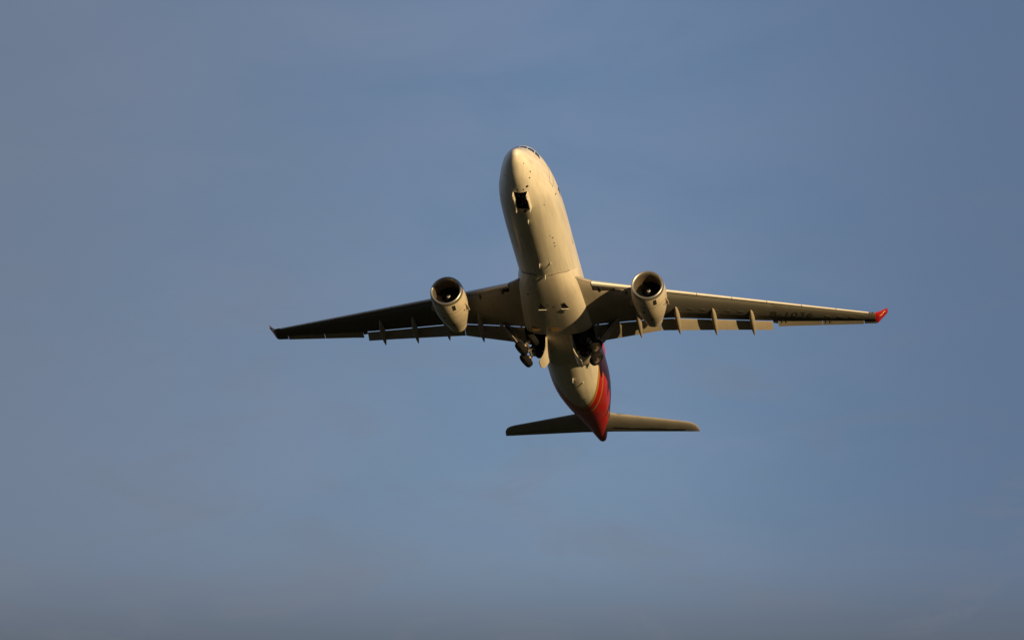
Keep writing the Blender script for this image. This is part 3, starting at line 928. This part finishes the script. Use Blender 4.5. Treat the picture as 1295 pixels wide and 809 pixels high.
# ---- engines
def nacelle_profile():
    return [(0.02, 1.36), (0, 1.395), (.02, 1.43), (.08, 1.475), (.2, 1.515), (.32, 1.54), (.6, 1.575), (1.2, 1.61), (2.0, 1.62), (2.8, 1.58), (3.6, 1.49), (4.4, 1.35), (5.1, 1.19), (5.7, 1.04), (6.2, .93), (6.7, .83)]
for s in (1, -1):
    E0 = Vector((21.65, s * 9.37, -2.97))
    A = Vector((1, -s * .02, -.02)).normalized()
    e = gear_empty('engine', (E0.x + 3, E0.y, E0.z))
    pr = nacelle_profile()
    cowl = build('nacelle', *revolve(E0, A, pr[5:] + [(6.68, .80), (6.0, .84)], 72), M['nacelle'], e)
    build('inlet_lip', *revolve(E0, A, [(.42, 1.19), (.2, 1.215), (.08, 1.27)] + [(.015, 1.33)] + pr[1:6], 72), M['lip'], e)
    build('inlet_duct', *revolve(E0, A, [(.42, 1.19), (.8, 1.19), (1.2, 1.225), (1.62, 1.25), (2.2, 1.25)], 72), M['duct'], e)
    # fan: disc behind and 26 twisted blades
    g = [revolve(E0, A, [(2.15, 1.25), (2.15, .01)], 48)]
    d, u, w_ = frame_of(A)
    for k in range(26):
        t0 = 2 * math.pi * k / 26
        q = []
        for rr_, tw, cc in ((.36, .10, .30), (.7, .13, .40), (1.0, .19, .46), (1.235, .24, .46)):
            for sgn in (-1, 1):
                t = t0 + sgn * tw * .5
                q.append(E0 + A * (1.75 + sgn * cc * .5 * .6) + (u * math.cos(t) + w_ * math.sin(t)) * rr_)
        g.append((q, [(0, 1, 3, 2), (2, 3, 5, 4), (4, 5, 7, 6)]))
    build('fan', *join_geo(*g), M['fan'], e, normals=False)
    sp = build('spinner', *revolve(E0, A, [(1.02, .012), (1.06, .07), (1.15, .14), (1.35, .24), (1.6, .33), (1.75, .37), (2.1, .38)], 32), M['spinner'], e)
    # white swirl on the spinner
    sw = []
    N = 26
    for k in range(N + 1):
        t = -.6 + 4.6 * k / N
        rr_ = .06 + .09 * k / N
        aa = 1.05 + (rr_ - .06) * 1.5
        wd = .015 * math.sin(math.pi * min(1, (k + 1) / (N + 1))) + .006
        for sg in (-1, 1):
            r2 = rr_ + sg * wd
            sw.append(E0 + A * (aa - .012 + sg * wd * 1.6) + (u * math.cos(t) + w_ * math.sin(t)) * (r2 + .02))
    build('spiral_mark', sw, [(2 * k, 2 * k + 1, 2 * k + 3, 2 * k + 2) for k in range(N)], M['white'], sp, normals=False)
    build('exhaust_nozzle', *join_geo(revolve(E0, A, [(6.0, .78), (6.72, .80), (6.74, .78), (6.3, .74)], 48), revolve(E0, A, [(5.6, .5), (6.2, .42), (6.8, .2), (7.1, .02)], 32)), M['exhaust'], e)
    # marks and openings on the cowl, same on both engines
    def on_cowl(xr, ang, off=.01):
        r = float(np.interp(xr, [p[0] for p in pr[1:]], [p[1] for p in pr[1:]]))
        t = R_(ang)          # 0 = bottom, positive to port
        dirv = Vector((0, math.sin(t), -math.cos(t)))
        return E0 + A * xr + dirv * (r + off)
    def cowl_patch(name, x0, x1, a0, a1, mat):
        top = [[on_cowl(x0 + (x1 - x0) * i / 4, a0 + (a1 - a0) * j / 4) for j in range(5)] for i in range(5)]
        return build(name, *loft(top, closed=False, cap=False), mat, cowl, normals=False)
    cowl_patch('cooling_intake', .42, 1.22, 19, 31, M['dark'])
    cowl_patch('vent_opening', 2.35, 2.62, -22, -14, M['dark'])
    cowl_patch('vent_opening', 2.2, 2.42, 56, 61, M['dark'])
    cowl_patch('vent_opening', 3.75, 4.6, 4, 8, M['dark'])
    for xr in (1.62, 4.15, 5.55):
        top = [[on_cowl(xr + q, 6 * j, .006) for j in range(61)] for q in (0, .03)]
        build('cowl_seam', *loft(top, closed=False, cap=False), M['dark'], cowl, normals=False)
    top = [[on_cowl(1.65 + 3.8 * i / 12, q, .006) for i in range(13)] for q in (-.6, .6)]
    build('cowl_seam', *loft(top, closed=False, cap=False), M['dark'], cowl, normals=False)
    for yy_ in (72, -72):
        p0, p1 = on_cowl(1.5, yy_, -.02), on_cowl(2.9, yy_, -.02)
        nn = Vector((0, math.sin(R_(yy_)), -math.cos(R_(yy_))))
        build('strake', *slab([p0, p1, p1 + nn * .30, p0 + (p1 - p0) * .5 + nn * .26], (0, .03, .03)), M['nacelle'], cowl, smooth=False)
    # pylon
    yy = 9.37
    rr = []
    for (x, zt_, zb_, hw) in ((22.9, -1.34, -1.5, .04), (23.6, -1.12, -1.6, .18), (25.0, -.92, -1.7, .25), (26.6, -.72, -1.9, .27), (28.4, -.9, -2.1, .25), (30.0, -1.25, -2.0, .18), (31.2, -1.5, -1.75, .05)):
        rr.append([(x, s * yy - hw, zb_), (x, s * yy + hw, zb_), (x, s * yy + hw, zt_), (x, s * yy - hw, zt_)])
    build('pylon', *loft(rr), M['wing'], e, edge=30)

# ---- tailplane
for s in (1, -1):
    rr = []
    for k, (y, xa, xb, th) in enumerate(((.0, 55.0, 59.6, .11), (1.5, 55.9, 60.0, .105), (4, 57.43, 60.83, .10), (6.5, 58.95, 61.68, .095), (8.5, 60.16, 62.35, .09), (9.1, 60.62, 62.56, .08), (9.45, 61.1, 62.66, .07), (9.68, 61.75, 62.74, .05), (9.75, 62.3, 62.78, .04))):
        zz = .76 + .14 * y; c = xb - xa; lo_, up_ = [], []
        for i in range(13):
            u = (1 - math.cos(math.pi * i / 12)) / 2
            t = naca(u) * th * c
            lo_.append((xa + c * u, s * y, zz - t - .06 * u)); up_.append((xa + c * u, s * y, zz + t - .06 * u + (.01 if i == 12 else 0)))
        rr.append(lo_ + list(reversed(up_[1:])))
    tp = build('tailplane', *loft(rr), M['tail_grey'], root, edge=40)
    # elevator hinge gap
    g = []
    for y0, y1 in ((1.6, 5.0), (5.0, 8.6)):
        pts = []
        for y in (y0, y1):
            xa, xb = 55.0 + .607 * y, 59.45 + .34 * y; c = xb - xa; u = .70
            pts.append((xa + c * u, s * y, .76 + .14 * y - naca(u) * .1 * c - .06 * u - .012))
        g.append(tube(pts[0], pts[1], .014, n=6))
    build('elevator_hinge_line', *join_geo(*g), M['dark'], tp)

# ---- fin
rr = []
for (z, xa, xb, th) in ((2.3, 50.2, 60.6, .10), (3.2, 51.6, 60.7, .10), (5.5, 53.8, 61.2, .10), (8.5, 56.7, 61.9, .095), (10.6, 58.7, 62.4, .09), (11.05, 59.4, 62.5, .07), (11.2, 60.2, 62.5, .04)):
    c = xb - xa; a, b = [], []
    for i in range(13):
        u = (1 - math.cos(math.pi * i / 12)) / 2
        t = naca(u) * th * c * .5 * 1.6
        a.append((xa + c * u, -t, z)); b.append((xa + c * u, t + (.01 if i == 12 else 0), z))
    rr.append(a + list(reversed(b[1:])))
build('tail_fin', *loft(rr), M['red'], root, edge=40)
# APU joint and outlet
zt, zb, w0 = prof(61.7)
build('tail_cone_seam', *loft([[skin(61.7 + q, 6 * j, .006) for j in range(61)] for q in (0, .04)], closed=False, cap=False), M['dark'], fus, normals=False)

# ---- main landing gear, swinging inboard
for s in (1, -1):
    G = gear_empty('main_landing_gear', (30.6, s * 5.27, -1.84))
    P0 = Vector((30.6, s * 5.27, -1.75)); C = Vector((31.78, s * 2.93, -4.2))
    leg = (C - P0).normalized()
    beam = Vector((.985, -s * .09, -.13)).normalized()
    axle = leg.cross(beam).normalized()
    if axle.y * s < 0: axle = -axle
    mid = P0 + (C - P0) * .62
    build('main_strut', *join_geo(tube(P0 - leg * .3, mid, .19, .17), tube(mid - leg * .08, mid + leg * .06, .22)), M['strut'], G)
    build('oleo_piston', *tube(mid, C, .115), M['chrome'], G)
    build('side_stay', *join_geo(tube(P0 + leg * 1.5, (30.9, s * 3.1, -1.6), .075), tube(P0 + leg * .5, (31.9, s * 4.2, -1.9), .06), tube(P0 + leg * 1.3 + Vector((-.25, 0, 0)), P0 + Vector((-.9, 0, 0)), .06)), M['strut'], G)
    # torque links
    k1 = mid + Vector((.05, 0, 0)); k2 = C - leg * .15; kn = (k1 + k2) / 2 + Vector((.45, 0, 0))
    build('torque_link', *join_geo(tube(k1, kn, .06, .04), tube(k2, kn, .06, .04)), M['strut'], G)
    build('bogie_beam', *join_geo(tube(C - beam * 1.1, C + beam * 1.1, .13), tube(C - leg * .02 - axle * .25, C - leg * .02 + axle * .25, .18)), M['strut'], G)
    for q in (-.99, .99):
        ac = C + beam * q
        build('axle', *join_geo(tube(ac - axle * .62, ac + axle * .62, .08), revolve(ac + axle * .34, axle, [(-.14, .12), (-.14, .27), (.1, .27), (.1, .12)], 20), revolve(ac - axle * .34, axle, [(-.1, .12), (-.1, .27), (.14, .27), (.14, .12)], 20)), M['brass'], G)
        for o_ in (-1, 1):
            wh = bpy.data.objects.new('wheel', None); COL.objects.link(wh)
            cc = ac + axle * (.68 * o_)
            v = Vector((cc.x, -cc.y, cc.z)); ORIGIN[wh.name] = v
            wh.parent = G; wh.location = v - ORIGIN[G.name]
            wheel(wh, cc, axle * o_, .73, .60)
    # hydraulic lines and brake rods
    hl = []
    for j in range(4):
        o_ = axle * (.16 * (j - 1.5)) + Vector((-.2, 0, 0))
        a = P0 + leg * .4 + o_; b = mid + o_ * 1.1; c = C + o_ * 1.4 - leg * .3
        hl += [tube(a, b, .022, n=6), tube(b, c, .022, n=6), tube(c, C + beam * (.8 if j % 2 else -.8) + axle * (.3 * (1 if j > 1 else -1)) - leg * .15, .02, n=6)]
    build('brake_line', *join_geo(*hl), M['brass'], G)
    # door carried on the leg
    dn = axle
    oc = P0 + leg * 1.25 + dn * .42
    px = Vector((1, 0, 0)); px = (px - dn * px.dot(dn)).normalized()
    pts = [oc - leg * 1.35 - px * .62, oc - leg * 1.35 + px * .55, oc + leg * 1.0 + px * .50, oc + leg * 1.3 + px * .25, oc + leg * 1.3 - px * .4, oc + leg * .9 - px * .6]
    build('leg_door', *slab(pts, dn * .05), M['wing'], G, smooth=False)

root.location = ROOT_LOC
root.rotation_mode = 'QUATERNION'
root.rotation_quaternion = BODY.to_quaternion()
